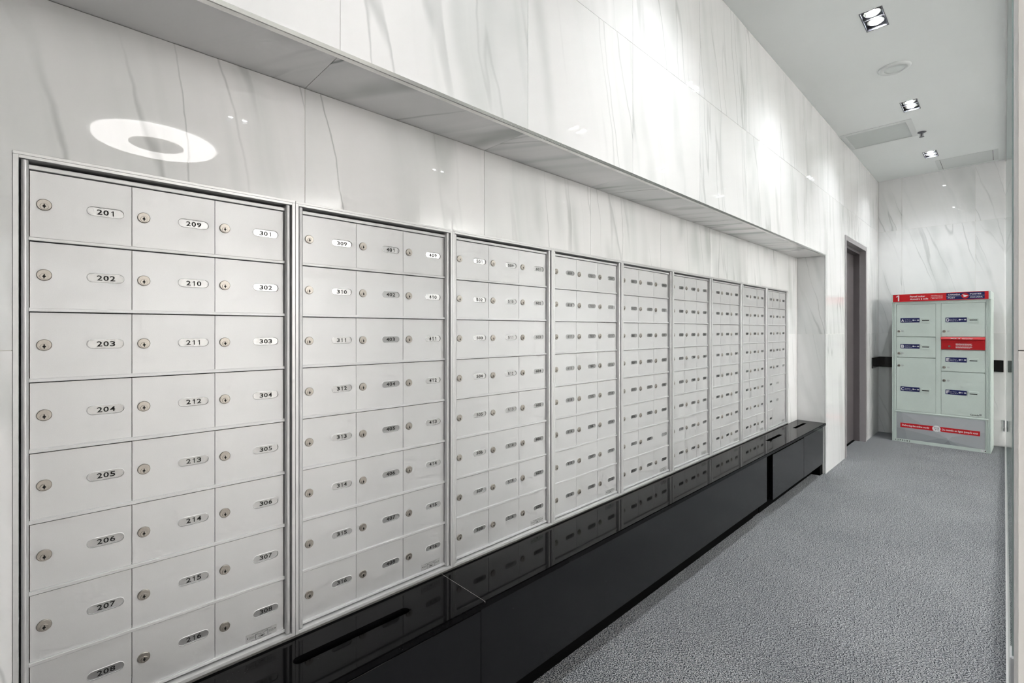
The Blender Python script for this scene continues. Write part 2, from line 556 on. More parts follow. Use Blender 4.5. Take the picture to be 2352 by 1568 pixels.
# pier next to the camera
bm = bmesh.new()
for z0, z1 in zip(ROWS, ROWS[1:]):
    box(bm, 0.0172, 0.32, 1.252, 1.62, z0 + 0.0008, z1 - 0.0008, bevel=0.0008)
pier = tag(obj('wall_pier', bm, M['pier']), 'off-white pier at the end of the glass', kind='structure')
tag(obj('wall_light_block', new_box(0.03, 0.32, YB, -0.30, 0, ZC), M['pier']), 'unseen off-white wall added to block lobby light', kind='structure')  # unseen, added to keep lobby light off the nearest mailbox bank

# ------------------------------------------------------------------ ceiling and its fittings
LIGHTS_A = [(-0.507, y) for y in (0.38, 1.85, 3.31, 4.785, 6.255)]
LIGHTS_B = [(0.51, y) for y in ( 1.85, 3.31, 4.80, 6.26)]
LIGHTS_C = [(1.95, 1.10), (1.85, 3.05), (1.73, 5.0), (1.68, 6.6)]
LW, LL = 0.049, 0.110
fr_c = frame_xyz((0, 0, ZC), (1, 0, 0), (0, -1, 0))     # looking up: a = x, b = -y, d points down
holes = []
for (x, y) in LIGHTS_A + LIGHTS_B + LIGHTS_C:
    holes.append(rect(x - LW, x + LW, -y - LL, -y + LL))
VX0, VX1, VY0, VY1 = -1.024, -0.532, 5.083, 5.562
holes.append(rect(VX0 + 0.03, VX1 - 0.04, -VY1 + 0.02, -VY0 - 0.045))
bm = bmesh.new()
holed_plate(bm, fr_c, rect(-1.62, XR, -YE, -YB), holes, -0.012, 0.0)
tag(obj('ceiling', bm, M['ceiling']), 'smooth white ceiling', kind='structure')
tag(obj('ceiling_slab', new_box(-1.62, XR, YB, YE, ZC + 0.16, ZC + 0.22), M['ceiling']), 'slab above the ceiling', kind='structure')

# twin lamp downlights
bm = bmesh.new()
for x0, x1, y0, y1 in ((-LW, -LW + .002, -LL, LL), (LW - .002, LW, -LL, LL), (-LW, LW, -LL, -LL + .002), (-LW, LW, LL - .002, LL)):
    box(bm, x0, x1, y0, y1, -0.001, 0.07)
box(bm, -LW, LW, -LL, LL, 0.07, 0.075)
box(bm, -LW, LW, -0.004, 0.004, 0.004, 0.07)
me_house = mesh_of(bm, 'housing', M['fixture'])
bm = bmesh.new()
for s in (-1, 1):
    box(bm, s * LW - 0.003, s * LW + 0.003, -LL - .003, LL + .003, -0.0025, 0.0, bevel=0.0008)
    box(bm, -LW, LW, s * LL - 0.003, s * LL + 0.003, -0.0025, 0.0, bevel=0.0008)
me_rim = mesh_of(bm, 'rim', M['fixture'])
fr_d = frame_xyz((0, 0, 0), (1, 0, 0), (0, -1, 0))
bm = bmesh.new()
lathe(bm, fr_d, [(0.018, -0.055), (0.036, -0.022), (0.040, -0.016), (0.040, -0.012)], 20, cap=False)
me_refl = mesh_of(bm, 'reflector', M['chrome'], True)
bm = bmesh.new()
lathe(bm, fr_d, [(0.016, -0.020), (0.016, -0.014)], 20)
me_lamp = mesh_of(bm, 'lamp', M['lamp'])
A_LBL = ['twin lamp ceiling downlight over mailbox 301',
         'twin lamp ceiling downlight above the fourth mailbox bank', 'nearest of the three twin lamp downlights in the corridor ceiling',
         'middle twin lamp downlight, between the round speaker and the vent', 'farthest twin lamp downlight, beside the ceiling hatch']
def downlight(x, y, label, group, power, col):
    r = empty('downlight', (x, y, ZC))
    tag(r, label, 'downlight', group)
    add('housing', me_house, parent=r); add('rim', me_rim, parent=r)
    for s in (-1, 1):
        add('reflector', me_refl, (0, s * 0.052, 0), r)
        add('lamp', me_lamp, (0, s * 0.052, 0), r)
        ld = bpy.data.lights.new('lamp_beam', 'SPOT')
        ld.energy = power / 2; ld.color = col; ld.spot_size = math.radians(128); ld.spot_blend = 0.85
        ld.shadow_soft_size = 0.015
        lo = bpy.data.objects.new('lamp_beam', ld); link(lo)
        lo.parent = r; lo.location = (0, s * 0.052, -0.006)
    return r
for i, (x, y) in enumerate(LIGHTS_A):
    downlight(x, y, A_LBL[i], 'corridor downlights', SPOT_W * (0.7 if i == 0 else 1.0), SPOT_COL)   # the first one runs dimmer
ORD = ['first', 'second', 'third', 'fourth', 'fifth', 'sixth', 'seventh', 'eighth']
for i, (x, y) in enumerate(LIGHTS_B + LIGHTS_C):
    n, rw = (i, 'nearer the glass') if i < len(LIGHTS_B) else (i - len(LIGHTS_B), 'farther from the glass')
    downlight(x, y, ORD[n] + ' twin lamp lobby downlight from the viewer in the row ' + rw, 'lobby downlights', SPOT_W_LOBBY, SPOT_COL_LOBBY)

# big round ceiling luminaire of the lobby, seen mirrored in the niche
bm = bmesh.new(); lathe(bm, fr_d, [(0.46, 0.0), (0.46, 0.03), (0.455, 0.035), (0.205, 0.035)], 64, cap=False)
me_ring = mesh_of(bm, 'diffuser_ring', M['ring'])
bm = bmesh.new(); lathe(bm, fr_d, [(0.205, 0.0), (0.205, 0.042), (0.19, 0.046)], 48)
me_disc = mesh_of(bm, 'centre_disc', M['ring_core'])
r = empty('round_ceiling_light', (2.95, 0.68, ZC))
tag(r, 'large round ring light on the lobby ceiling, mirrored above mailbox 201', 'ceiling light', 'ring lights of the lobby')
add('diffuser_ring', me_ring, parent=r)
add('centre_disc', me_disc, parent=r)
# unseen fill lights added to raise the ambient light, shaped as hung rings
bm = bmesh.new(); lathe(bm, fr_d, [(0.205, 0.0), (0.46, 0.0), (0.46, 0.035), (0.205, 0.035), (0.205, 0.0)], 48, cap=False)
me_pring = mesh_of(bm, 'diffuser_ring', M['fill_ring'])
bm = bmesh.new()
for k in range(3):
    box(bm, 0.33 * math.cos(k * 2.094) - .002, 0.33 * math.cos(k * 2.094) + .002, 0.33 * math.sin(k * 2.094) - .002, 0.33 * math.sin(k * 2.094) + .002, 0.0, 0.55)
me_wire = mesh_of(bm, 'hanging_wires', M['fixture'])
PY = (-2.2, 3.0, 4.9)
for x in (4.4, 5.9):
    for y in PY:
        r = empty('fill_light_ring', (x, y, ZC - 0.55))
        tag(r, ORD[PY.index(y)] + ' added ring-shaped fill light from the viewer in the ' + ('nearer' if x < 5 else 'farther') + ' lobby row', 'pendant light', 'added fill lights in the far lobby')
        add('diffuser_ring', me_pring, parent=r)
        add('hanging_wires', me_wire, parent=r)

# speaker
r = empty('ceiling_speaker', (-0.507, 4.02, ZC)); tag(r, 'round white ceiling speaker between two downlights', 'speaker')
bm = bmesh.new(); lathe(bm, fr_d, [(0.088, 0.0), (0.088, 0.004), (0.080, 0.010), (0.056, 0.012), (0.054, 0.010)], 40, cap=False)
obj('bezel', bm, M['ceiling_part'], parent=r, smooth=True)
bm = bmesh.new(); lathe(bm, fr_d, [(0.055, 0.009), (0.040, 0.0105)], 40)
obj('speaker_grille', bm, M['grille'], parent=r)
# sprinkler
r = empty('sprinkler_head', (-0.505, 5.50, ZC)); tag(r, 'small metal fire sprinkler head beside the ceiling vent', 'sprinkler')
bm = bmesh.new(); lathe(bm, fr_d, [(0.032, 0.0), (0.032, 0.003), (0.022, 0.008), (0.010, 0.010)], 20)
obj('escutcheon', bm, M['fixture'], parent=r, smooth=True)
bm = bmesh.new(); lathe(bm, fr_d, [(0.007, 0.008), (0.006, 0.034), (0.004, 0.040)], 12)
for s in (-1, 1):
    box(bm, s * 0.010 - .0015, s * 0.010 + .0015, -0.002, 0.002, -0.040, -0.010)
obj('nozzle', bm, M['fixture'], parent=r)
bm = bmesh.new(); lathe(bm, fr_d, [(0.004, 0.038), (0.018, 0.041), (0.018, 0.043)], 16)
obj('deflector', bm, M['fixture'], parent=r)
# vent
r = empty('ceiling_vent', (VX0, VY0, ZC)); tag(r, 'square white ceiling vent with a fine grille against the left wall', 'vent')
w, l = VX1 - VX0, VY1 - VY0
fr_v = frame_xyz((0, 0, 0), (1, 0, 0), (0, -1, 0))
bm = bmesh.new()
holed_plate(bm, fr_v, rect(0, w, -l, 0), [rect(0.03, w - 0.04, -l + 0.02, -0.045)], 0.0, 0.004)
obj('frame', bm, M['ceiling_part'], parent=r)
bm = bmesh.new()
n = 44
for i in range(n):
    y = 0.046 + (l - 0.067) * (i + 0.5) / n
    box(bm, 0.03, w - 0.04, y - 0.0032, y + 0.0032, -0.001, 0.008)
for i in range(20):
    x = 0.03 + (w - 0.07) * (i + 0.5) / 20
    box(bm, x - 0.001, x + 0.001, 0.045, l - 0.02, 0.001, 0.011)
g = obj('grille', bm, M['grille'], parent=r); g['kind'] = 'stuff'
obj('duct', new_box(0.03, w - 0.04, 0.045, l - 0.02, 0.016, 0.02), M['grille'], parent=r)
# access hatch
r = empty('access_hatch', (-0.497, 6.53, ZC)); tag(r, 'flush white ceiling access hatch by the end wall', 'hatch')
w, l = 0.457, 0.413
bm = bmesh.new()
holed_plate(bm, fr_v, rect(0, w, -l, 0), [rect(0.036, w - 0.036, -l + 0.006, -0.006)], 0.0, 0.002)
obj('frame', bm, M['ceiling_part'], parent=r)
obj('hatch_panel', new_box(0.039, w - 0.039, 0.009, l - 0.009, -0.0012, 0.0), M['ceiling_part'], parent=r)
obj('shadow_gap', new_box(0.036, w - 0.036, 0.006, l - 0.006, -0.0003, 0.0), M['black'], parent=r)

# ------------------------------------------------------------------ service door in the left wall
door = empty('door_1', (XW, DY0, 0)); tag(door, 'grey painted metal service door in a deep grey frame', kind='structure')
w = DY1 - DY0
fw = 0.046
bm = bmesh.new()
box(bm, -0.12, 0.006, 0.0, fw, 0, DZ, bevel=0.002)
box(bm, -0.12, 0.006, w - fw, w, 0, DZ, bevel=0.002)
box(bm, -0.12, 0.006, fw, w - fw, DZ - fw, DZ, bevel=0.002)
obj('frame', bm, M['frame_paint'], parent=door)
bm = bmesh.new()
box(bm, -0.12, -0.048, fw, fw + 0.016, 0, DZ - fw, bevel=0.001)
box(bm, -0.12, -0.048, w - fw - 0.016, w - fw, 0, DZ - fw, bevel=0.001)
box(bm, -0.12, -0.048, fw + 0.016, w - fw - 0.016, DZ - fw - 0.03, DZ - fw, bevel=0.001)
obj('door_stop', bm, M['door_paint'], parent=door)
obj('leaf', new_box(-0.145, -0.102, fw + 0.019, w - fw - 0.019, 0.012, DZ - fw - 0.034, bevel=0.001), M['door_paint'], parent=door)
obj('backing', new_box(-0.44, -0.147, 0.001, w - 0.001, 0, DZ - 0.001), M['black'], parent=door)
obj('threshold', new_box(-0.14, -0.088, fw, w - fw, 0.0, 0.006, bevel=0.002), M['rubber'], parent=door)

# ------------------------------------------------------------------ glass partition
win = empty('window_1', (0, 0, 0)); tag(win, 'frameless glass partition along the corridor', kind='structure')
ys = [1.30 + 0.5685 * i for i in range(11)]
for i, (a, b) in enumerate(zip(ys, ys[1:])):
    b -= 0.006
    bm = bmesh.new()
    box(bm, 0.0100, 0.0195, a + 0.0005, b - 0.0005, 0.02, ZC - 0.02)
    p = obj('pane', bm, M['glass'], parent=win)
    bm = bmesh.new()
    box(bm, 0.0100, 0.0195, a - 0.0008, a + 0.0004, 0.02, ZC - 0.02)
    obj('polished_edge', bm, M['glass_edge'], parent=p)
bm = bmesh.new(); box(bm, 0.004, 0.026, 1.30, 6.99, 0.0, 0.02); box(bm, 0.004, 0.026, 1.30, 6.99, ZC - 0.02, ZC)
obj('rail', bm, M['alu_trim'], parent=win)
obj('channel', new_box(0.0122, 0.0172, 1.243, 1.298, 0.0, ZC), M['alu_trim'], parent=win)
c = obj('glass_clamp', new_box(0.0070, 0.0225, 1.292, 1.34, 0.44, 0.586, bevel=0.002), M['white'], parent=win)
# small white cover plate at the foot of the end wall
r = empty('cover_plate', (-0.002, YE, 0.215)); tag(r, 'small white cover plate low on the end wall', 'wall plate')
fr_p = frame_xyz((0, 0, 0), (1, 0, 0), (0, 0, 1))
bm = bmesh.new(); holed_plate(bm, fr_p, rect(-0.009, 0.009, -0.064, 0.064), [rect(-0.0045, 0.0045, -0.056, 0.056)], 0.0, 0.006)
obj('plate_frame', bm, M['white'], parent=r)
obj('insert', new_box(-0.0045, 0.0045, -0.002, 0.0, -0.056, 0.056), M['fixture'], parent=r)

# ------------------------------------------------------------------ mailbox banks
FRX, DRX = -1.238, -1.257          # frame front, door face
COL0, COLW = 0.0212, 0.1493
RZ1, RP = 1.3659, 0.1320           # underside of the first rail, row pitch
RAILH = 0.0065
def row_z(k): return RZ1 - RP * k  # k = 0..7 underside of the rail below row k
DH = RP - RAILH - 0.0021
DW = COLW - 0.0011
# door: local origin lower left corner of its face, y along, z up, x out
fr_door = frame_xyz((0, 0, 0), (0, 1, 0), (0, 0, 1))
PY0, PY1, PZ = 0.0794, 0.1360, 0.0697 - RAILH
PH = 0.0172
LY, LZ = 0.0191, 0.0690 - RAILH
def door_mesh(name, w, h, pills, depth=0.0018):
    bm = bmesh.new()
    holed_plate(bm, fr_door, rect(0, w, 0, h), [pill(a, b, c, d) for a, b, c, d in pills], -0.006, 0.0)
    # lip round each opening
    for a, b, c, d in pills:
        outer, inner = pill(a - .0012, b + .0012, c - .0012, d + .0012), pill(a, b, c, d)
        vo = [bm.verts.new(fr_door(x, y, 0.00002)) for x, y in outer]
        vi = [bm.verts.new(fr_door(x, y, 0.0005)) for x, y in inner]
        n = len(vo)
        for i in range(n):
            bm.faces.new((vo[i], vo[(i + 1) % n], vi[(i + 1) % n], vi[i]))
    return mesh_of(bm, name, M['alu'])
me_door = door_mesh('door', DW, DH, [(PY0, PY1, PZ - PH / 2, PZ + PH / 2)])
me_door_wide = door_mesh('door', DW + COLW, DH, [(PY0, PY1, PZ - PH / 2, PZ + PH / 2)])
me_door_big = door_mesh('door', DW + COLW, DH + RP, [(PY0, PY1, RP + PZ - PH / 2, RP + PZ + PH / 2)])
# lock
bm = bmesh.new()
lathe(bm, fr_door, [(0.0108, 0.0), (0.0108, 0.0022), (0.0098, 0.0034)], 24, 0)
lathe(bm, fr_door, [(0.0060, 0.0033), (0.0060, 0.0042), (0.0055, 0.0046)], 18, 0, 0, -0.0030)
poly(bm, fr_door, circ(0, -0.0027, 0.0022, 10), 0.00475, 1)
poly(bm, fr_door, rect(-0.0008, 0.0008, -0.0068, 0.0018), 0.00480, 1)
poly(bm, fr_door, rect(-0.0026, 0.0026, -0.0036, -0.0022), 0.00485, 1)
me_lock = mesh_of(bm, 'lock', [M['nickel'], M['ink']])
# maker's plate
bm = bmesh.new()
prism(bm, fr_door, rect(0, 0.0690, 0, 0.0205), 0.0, 0.0006, 0)
for cx in (0.0038, 0.0652):
    poly(bm, fr_door, circ(cx, 0.0115, 0.0013, 10), 0.0008, 1)
def stroke(a, b, wd=0.0006, d=0.0008, mi=2):
    (x0, y0), (x1, y1) = a, b
    L = math.hypot(x1 - x0, y1 - y0); nx, ny = -(y1 - y0) / L * wd / 2, (x1 - x0) / L * wd / 2
    poly(bm, fr_door, [(x0 - nx, y0 - ny), (x1 - nx, y1 - ny), (x1 + nx, y1 + ny), (x0 + nx, y0 + ny)], d, mi)
stroke((0.0215, 0.004), (0.0215, 0.0152), 0.0009); stroke((0.0485, 0.004), (0.0485, 0.0152), 0.0009)
stroke((0.0215, 0.0148), (0.035, 0.0112)); stroke((0.035, 0.0112), (0.0485, 0.0148))
stroke((0.0215, 0.0150), (0.0485, 0.0150), 0.0004)
text(bm, fr_door, 'CMC', 0.035, 0.0046, 0.0048, 0.0145, d=0.0008, mi=2, bold=0.02)
for y in (0.0180, 0.0022):
    stroke((0.012, y), (0.057, y), 0.0006)
for y in (0.0088, 0.0108, 0.0128):
    stroke((0.007, y), (0.019, y), 0.0005); stroke((0.051, y), (0.062, y), 0.0005)
me_maker = mesh_of(bm, 'maker_plate', [M['maker'], M['chrome'], M['ink']])

def plate_mesh(s):
    bm = bmesh.new()
    e = 0.0002
    poly(bm, fr_door, pill(PY0 - e, PY1 + e, PZ - PH / 2 - e, PZ + PH / 2 + e), -0.0018, 0)
    if s:
        digits(bm, fr_door, s, (PY0 + PY1) / 2 + 0.0004, PZ - 0.0053, 0.0102, 0.0300 if len(s) == 3 else 0.0380, d=-0.0012, mi=1, bold=0.018)
    return mesh_of(bm, 'number_plate', [M['plate'], M['ink']])

# bank carcass meshes (bank origin: left bottom corner of the frame's front face)
def bx(bm, x0, x1, y0, y1, z0, z1, **k):      # in world x/z, bank-local y
    return box(bm, x0 - FRX, x1 - FRX, y0, y1, z0 - BZ0, z1 - BZ0, **k)
FWD = 0.008
bm = bmesh.new()
bx(bm, -1.33, FRX, 0.0003, FWD, BZ0, BZ1, bevel=0.0005)
bx(bm, -1.33, FRX, BW - FWD, BW - 0.0003, BZ0, BZ1, bevel=0.0005)
bx(bm, -1.33, FRX, FWD, BW - FWD, BZ1 - FWD, BZ1, bevel=0.0005)
bx(bm, -1.33, FRX, FWD, BW - FWD, BZ0, BZ0 + FWD, bevel=0.0005)
bx(bm, FRX - 0.004, FRX + 0.0012, 0.0003, BW - 0.0003, BZ1 - 0.0022, BZ1 + 0.0035, bevel=0.0004)
me_frame = mesh_of(bm, 'frame', M['alu_trim'])
bm = bmesh.new(); bx(bm, -1.345, -1.331, 0.001, BW - 0.001, BZ0, BZ1)
me_back = mesh_of(bm, 'back_panel', M['black'])
# hinge post: rounded front extrusion
bm = bmesh.new()
pw, pd0, pd1 = 0.0050, DRX - 0.02 - FRX, -0.0035
prof = [(-pw, pd0)] + [(-pw * math.cos(PI * i / 8), pd1 - 0.0045 + 0.0045 * math.sin(PI * i / 8)) for i in range(9)] + [(pw, pd0)]
lo = [bm.verts.new((d, a, 0.0095)) for a, d in prof]; hi = [bm.verts.new((d, a, BZ1 - BZ0 - 0.009)) for a, d in prof]
for i in range(len(prof)):
    j = (i + 1) % len(prof); bm.faces.new((lo[i], lo[j], hi[j], hi[i]))
bm.faces.new(hi); bm.faces.new(lo[::-1])
me_post = mesh_of(bm, 'hinge_post', M['alu'])
def rail_mesh(y0, y1, h=RAILH):
    bm = bmesh.new()
    box(bm, -0.015, 0.0042, y0, y1, 0, h, bevel=0.0007)
    box(bm, -0.006, 0.0022, y0, y1, h - 0.0002, h + 0.0010)
    return mesh_of(bm, 'rail', M['alu'])
me_rail = rail_mesh(COL0 - 0.0012, BW - COL0 + 0.0012)
me_rail_short = rail_mesh(COL0 - 0.0012, COL0 + COLW)
me_rail_top = rail_mesh(COL0 - 0.0012, BW - COL0 + 0.0012, 0.0075)

def run(a, b): return [str(i) for i in range(a, b + 1)]
BANKS = [
    run(201, 216) + run(301, 308),
    run(309, 316) + run(401, 416),
    run(501, 516) + run(601, 608),
    run(609, 616) + run(701, 716),
    run(801, 808) + run(901, 910) + run(1001, 1004) + [None, '1006'],
    run(1007, 1010) + run(1101, 1109) + run(1201, 1210) + ['1301'],
    run(1302, 1310) + run(1401, 1410) + run(1501, 1505),
    run(1506, 1510) + run(1601, 1610) + run(1701, 1709),
    ['1710'] + run(1801, 1810) + run(1901, 1907) + [None] * 6,
]
BANK_LBL = [
    'nearest satin aluminium mailbox bank, boxes 201 to 216 and 301 to 308',
    'second mailbox bank from the left, boxes 309 to 316 and 401 to 416',
    'third mailbox bank from the left, boxes 501 to 516 and 601 to 608',
    'fourth mailbox bank from the left, boxes 609 to 616 and 701 to 716',
    'fifth mailbox bank from the left, top row 801, 901 and 909',
    'sixth mailbox bank from the left, silver doors numbered from 1007',
    'third silver mailbox bank counted back from the marble niche end',
    'second to last silver mailbox bank, full of small numbered doors',
    'last silver mailbox bank with blank panels low down, beside the marble niche end',
]
LAST_COL3 = {0: '1903', 1: '1904', 2: '1905', 3: '1906'}
for b in range(NB):
    root = empty('mailbox_bank', (FRX, B0 + BW * b, BZ0))
    tag(root, BANK_LBL[b], 'mailboxes', 'mailbox banks in the marble niche')
    add('frame', me_frame, parent=root)
    add('back_panel', me_back, parent=root)
    for y in (0.0155, BW - 0.0155):
        add('hinge_post', me_post, (0, y, 0), root)
    add('rail', me_rail_top, (DRX - FRX, 0, 1.4978 - BZ0), root)
    for k in range(8):
        short = (b == 8 and k == 6)
        add('rail', me_rail_short if short else me_rail, (DRX - FRX, 0, row_z(k) - BZ0), root)
    for c in range(3):
        for k in range(8):
            num = BANKS[b][c * 8 + k]
            me, lock, plate, zrow = me_door, True, num, k
            if b == 8:
                if c == 2:
                    if k >= 5: continue
                    num = plate = LAST_COL3.get(k)
                    lock = False if k == 4 else True
                if c == 1:
                    if k == 5: me, plate, lock = me_door_wide, None, False
                    if k == 6: continue
                    if k == 7: me, plate, lock = me_door_big, None, False
                if c == 0 and k == 6: lock = False
            if b == 4 and num is None: lock = False
            jit = (random.random() - 0.5) * 0.0006
            d = add('door', me, (DRX - FRX + jit, COL0 + COLW * c + 0.00055, row_z(k) + RAILH - BZ0 + 0.0002), root)
            d.rotation_euler = (0, (random.random() - 0.5) * 0.006, (random.random() - 0.5) * 0.005)
            if plate:
                d['label'] = 'mailbox door numbered ' + plate if b < 6 else 'small numbered mailbox door'
            off = RP if me is me_door_big else 0.0
            add('number_plate', plate_mesh(plate), (0, 0, off), d)
            if lock:
                lk = add('lock', me_lock, (0, LY, LZ), d)
                lk.rotation_euler = (random.choice((0, 0, 0, 0.08, -0.06, 0.15)), 0, 0)
            if k == 7 and (c == 2 or (b == 8 and c == 1)):
                add('maker_plate', me_maker, (0, DW - 0.0690 - 0.016 + (COLW if b == 8 else 0), 0.0004), d)

# ------------------------------------------------------------------ black counter under the mailboxes
LT, LTH, LX = 0.425, 0.018, -1.028
fr_t = frame_xyz((0, 0, LT), (1, 0, 0), (0, 1, 0))
XB = XN + 0.001
def slab(y0, y1, holes, label):
    bm = bmesh.new()
    holed_plate(bm, fr_t, rect(XB, LX, y0, y1), holes, -LTH, 0.0)
    es = [e for e in bm.edges if all(abs(v.co.x - LX) < 1e-5 and abs(v.co.z - LT) < 1e-5 for v in e.verts)]
    bmesh.ops.bevel(bm, geom=es, offset=0.0026, segments=2, affect='EDGES')
    return tag(obj('worktop_slab', bm, M['granite']), label, 'worktop')
def tpill(x0, x1, y0, y1):   # slot lengthwise in y with round ends
    return [(b, a) for a, b in pill(y0, y1, x0, x1)]
slab(YN0 + 0.001, 0.8845, [tpill(-1.163, -1.1345, 0.400, 0.7085)], 'near black granite worktop slab with a round-ended drop slot')
slab(0.8853, YN1 - 0.001, [rect(-1.160, -1.1345, 3.575, 3.868), rect(-1.160, -1.1345, 4.190, 4.482)],
     'long far black granite worktop slab with two straight drop slots')

jt = obj('joint_strip', new_box(XB, LX - 0.0008, 0.8844, 0.8854, LT - 0.006, LT - 0.0002), M['grout'],
         parent=bpy.data.objects['worktop_slab.001'])
def base(name, label, y0, y1, zb, doors, group=None, flush=False):
    r = empty(name, (0, y0, 0)); tag(r, label, 'cabinet', 'black base cabinets below the mailboxes')
    w = y1 - y0
    top = LT - LTH - 0.0008
    bm = bmesh.new()
    box(bm, XB, XB + 0.012, 0, w, 0.02, top)
    for a in (0.0, w - 0.016):
        box(bm, XB, LX - 0.030, a, a + 0.016, zb, top)
    box(bm, XB, LX - 0.030, 0, w, zb, zb + 0.014)
    obj('carcass', bm, M['rubber'], parent=r)
    obj('toe_kick', new_box(-1.145, -1.114, 0, w, 0.0, zb), M['rubber'], parent=r)
    for (a, b, z0, z1, nm) in doors:
        obj(nm, new_box(LX - 0.022, LX - 0.003, a, b, z0, z1, bevel=0.0009), M['laminate'], parent=r)
    if y0 > 3:
        obj('filler_panel', new_box(XB, -1.118, -0.105, -0.001, 0.0, top), M['rubber'], parent=r)
        obj('filler_panel', new_box(XB, -1.052, 1.216, w, 0.0, top), M['rubber'], parent=r)
    return r
base('base_cabinet', 'near black base cabinet under the worktop with the round-ended slot', YN0 + 0.002, 0.871, 0.125,
     [(0.0, 1.06, 0.125, LT - LTH - 0.005, 'cabinet_door'), (1.063, 0.869 - YN0, 0.125, LT - LTH - 0.005, 'cabinet_door')])
base('base_cabinet', 'long scuffed black base cabinet with one plain glossy front', 0.872, 3.212, 0.126,
     [(0.0005, 2.338, 0.126, LT - LTH - 0.0006, 'front_panel')])
base('base_cabinet', 'far black base cabinet with two doors at the niche end', 3.318, YN1 - 0.002, 0.104,
     [(0.002, 0.678, 0.106, LT - LTH - 0.010, 'cabinet_door'), (0.683, 1.212, 0.104, LT - LTH - 0.005, 'cabinet_door')])

# ------------------------------------------------------------------ parcel locker
LK = empty('parcel_locker', (-0.8384, 6.5501, 0.0), math.radians(-2.087))
tag(LK, 'sage grey parcel locker with red header sign, six lettered doors and a red mail slot', 'parcel locker')
LWD, LHT, LDP = 0.752, 1.495, 0.38
fr_l = frame_xyz((0, 0, 0), (1, 0, 0), (0, 0, 1))         # a = along, b = up, d = towards the corridor (-y)
bm = bmesh.new()
openings = [rect(0.0275, 0.3495, 0.335, 1.470), rect(0.3885, 0.7110, 0.337, 1.470), rect(0.0300, 0.7095, 0.032, 0.3145)]
holed_plate(bm, fr_l, rect(-0.0080, LWD - 0.002, 0.0, LHT), openings, -0.012, 0.0)
box(bm, -0.008, LWD - 0.002, 0.012, LDP, 0.0, LHT)
for x in (-0.006, 0.0035, 0.0120, 0.0185, 0.7175, 0.7260, 0.7340, 0.7440):   # fluted stiles
    box(bm, x - 0.0016, x + 0.0016, -0.003, 0.0, 0.001, LHT - 0.006, bevel=0.0007)
body = obj('body', bm, M['locker'], parent=LK)
for z in (0.3265,):
    obj('ledge', new_box(0.0145, 0.7320, -0.006, 0.002, z - 0.0065, z + 0.0045, bevel=0.0015), M['locker'], parent=LK)
# header
bm = bmesh.new(); box(bm, -0.0095, 0.7505, -0.016, LDP, 1.4955, 1.5800, bevel=0.003)
hd = obj('header', bm, M['locker'], parent=LK)
bm = bmesh.new(); D0 = 0.0166
prism(bm, fr_l, rect(0.0034, 0.7340, 1.4985, 1.5765), 0.0160, D0, 0)
prism(bm, fr_l, rect(0.4312, 0.7071, 1.5045, 1.5708), D0 - 0.0002, D0 + 0.0003, 1)
e1, e2 = D0 + 0.0003, D0 + 0.0007
digits(bm, fr_l, '1', 0.0440, 1.5060, 0.062, 0.066, d=e1, mi=2)
text(bm, fr_l, 'Parcel locker', 0.1455, 1.5420, 0.0165, 0.122, 'L', e1, 2, 0.025)
text(bm, fr_l, 'Armoire à colis', 0.1455, 1.5155, 0.0165, 0.146, 'L', e1, 2, 0.025)
for s, y in (('canadapost.ca', 1.5490), ('postescanada.ca', 1.5345), ('1 800 267-1177', 1.5200)):
    text(bm, fr_l, s, 0.3132, y, 0.0085, 0.090, 'L', e1, 2, 0.01)
text(bm, fr_l, 'CANADA', 0.4430, 1.5475, 0.0130, 0.091, 'L', e2, 2, 0.025)
text(bm, fr_l, 'POST', 0.4430, 1.5160, 0.0130, 0.054, 'L', e2, 2, 0.025)
text(bm, fr_l, 'POSTES', 0.6040, 1.5475, 0.0130, 0.080, 'L', e2, 2, 0.025)
text(bm, fr_l, 'CANADA', 0.6040, 1.5160, 0.0130, 0.091, 'L', e2, 2, 0.025)
poly(bm, fr_l, rect(0.4330, 0.5430, 1.5370, 1.5388), e2, 2); poly(bm, fr_l, rect(0.5960, 0.7055, 1.5370, 1.5388), e2, 2)
poly(bm, fr_l, circ(0.5690, 1.5378, 0.0270, 28), e2 + 0.0001, 0)
q = e2 + 0.0004                                             # white wing in the roundel
poly(bm, fr_l, [(0.5490, 1.5535), (0.5850, 1.5420), (0.5925, 1.5385), (0.5850, 1.5350), (0.5560, 1.5400)], q, 2)
poly(bm, fr_l, [(0.5560, 1.5400), (0.5850, 1.5350), (0.5700, 1.5275), (0.5545, 1.5260), (0.5600, 1.5330)], q, 2)
obj('sign_panel', bm, [M['locker_red'], M['navy'], M['white']], parent=hd)

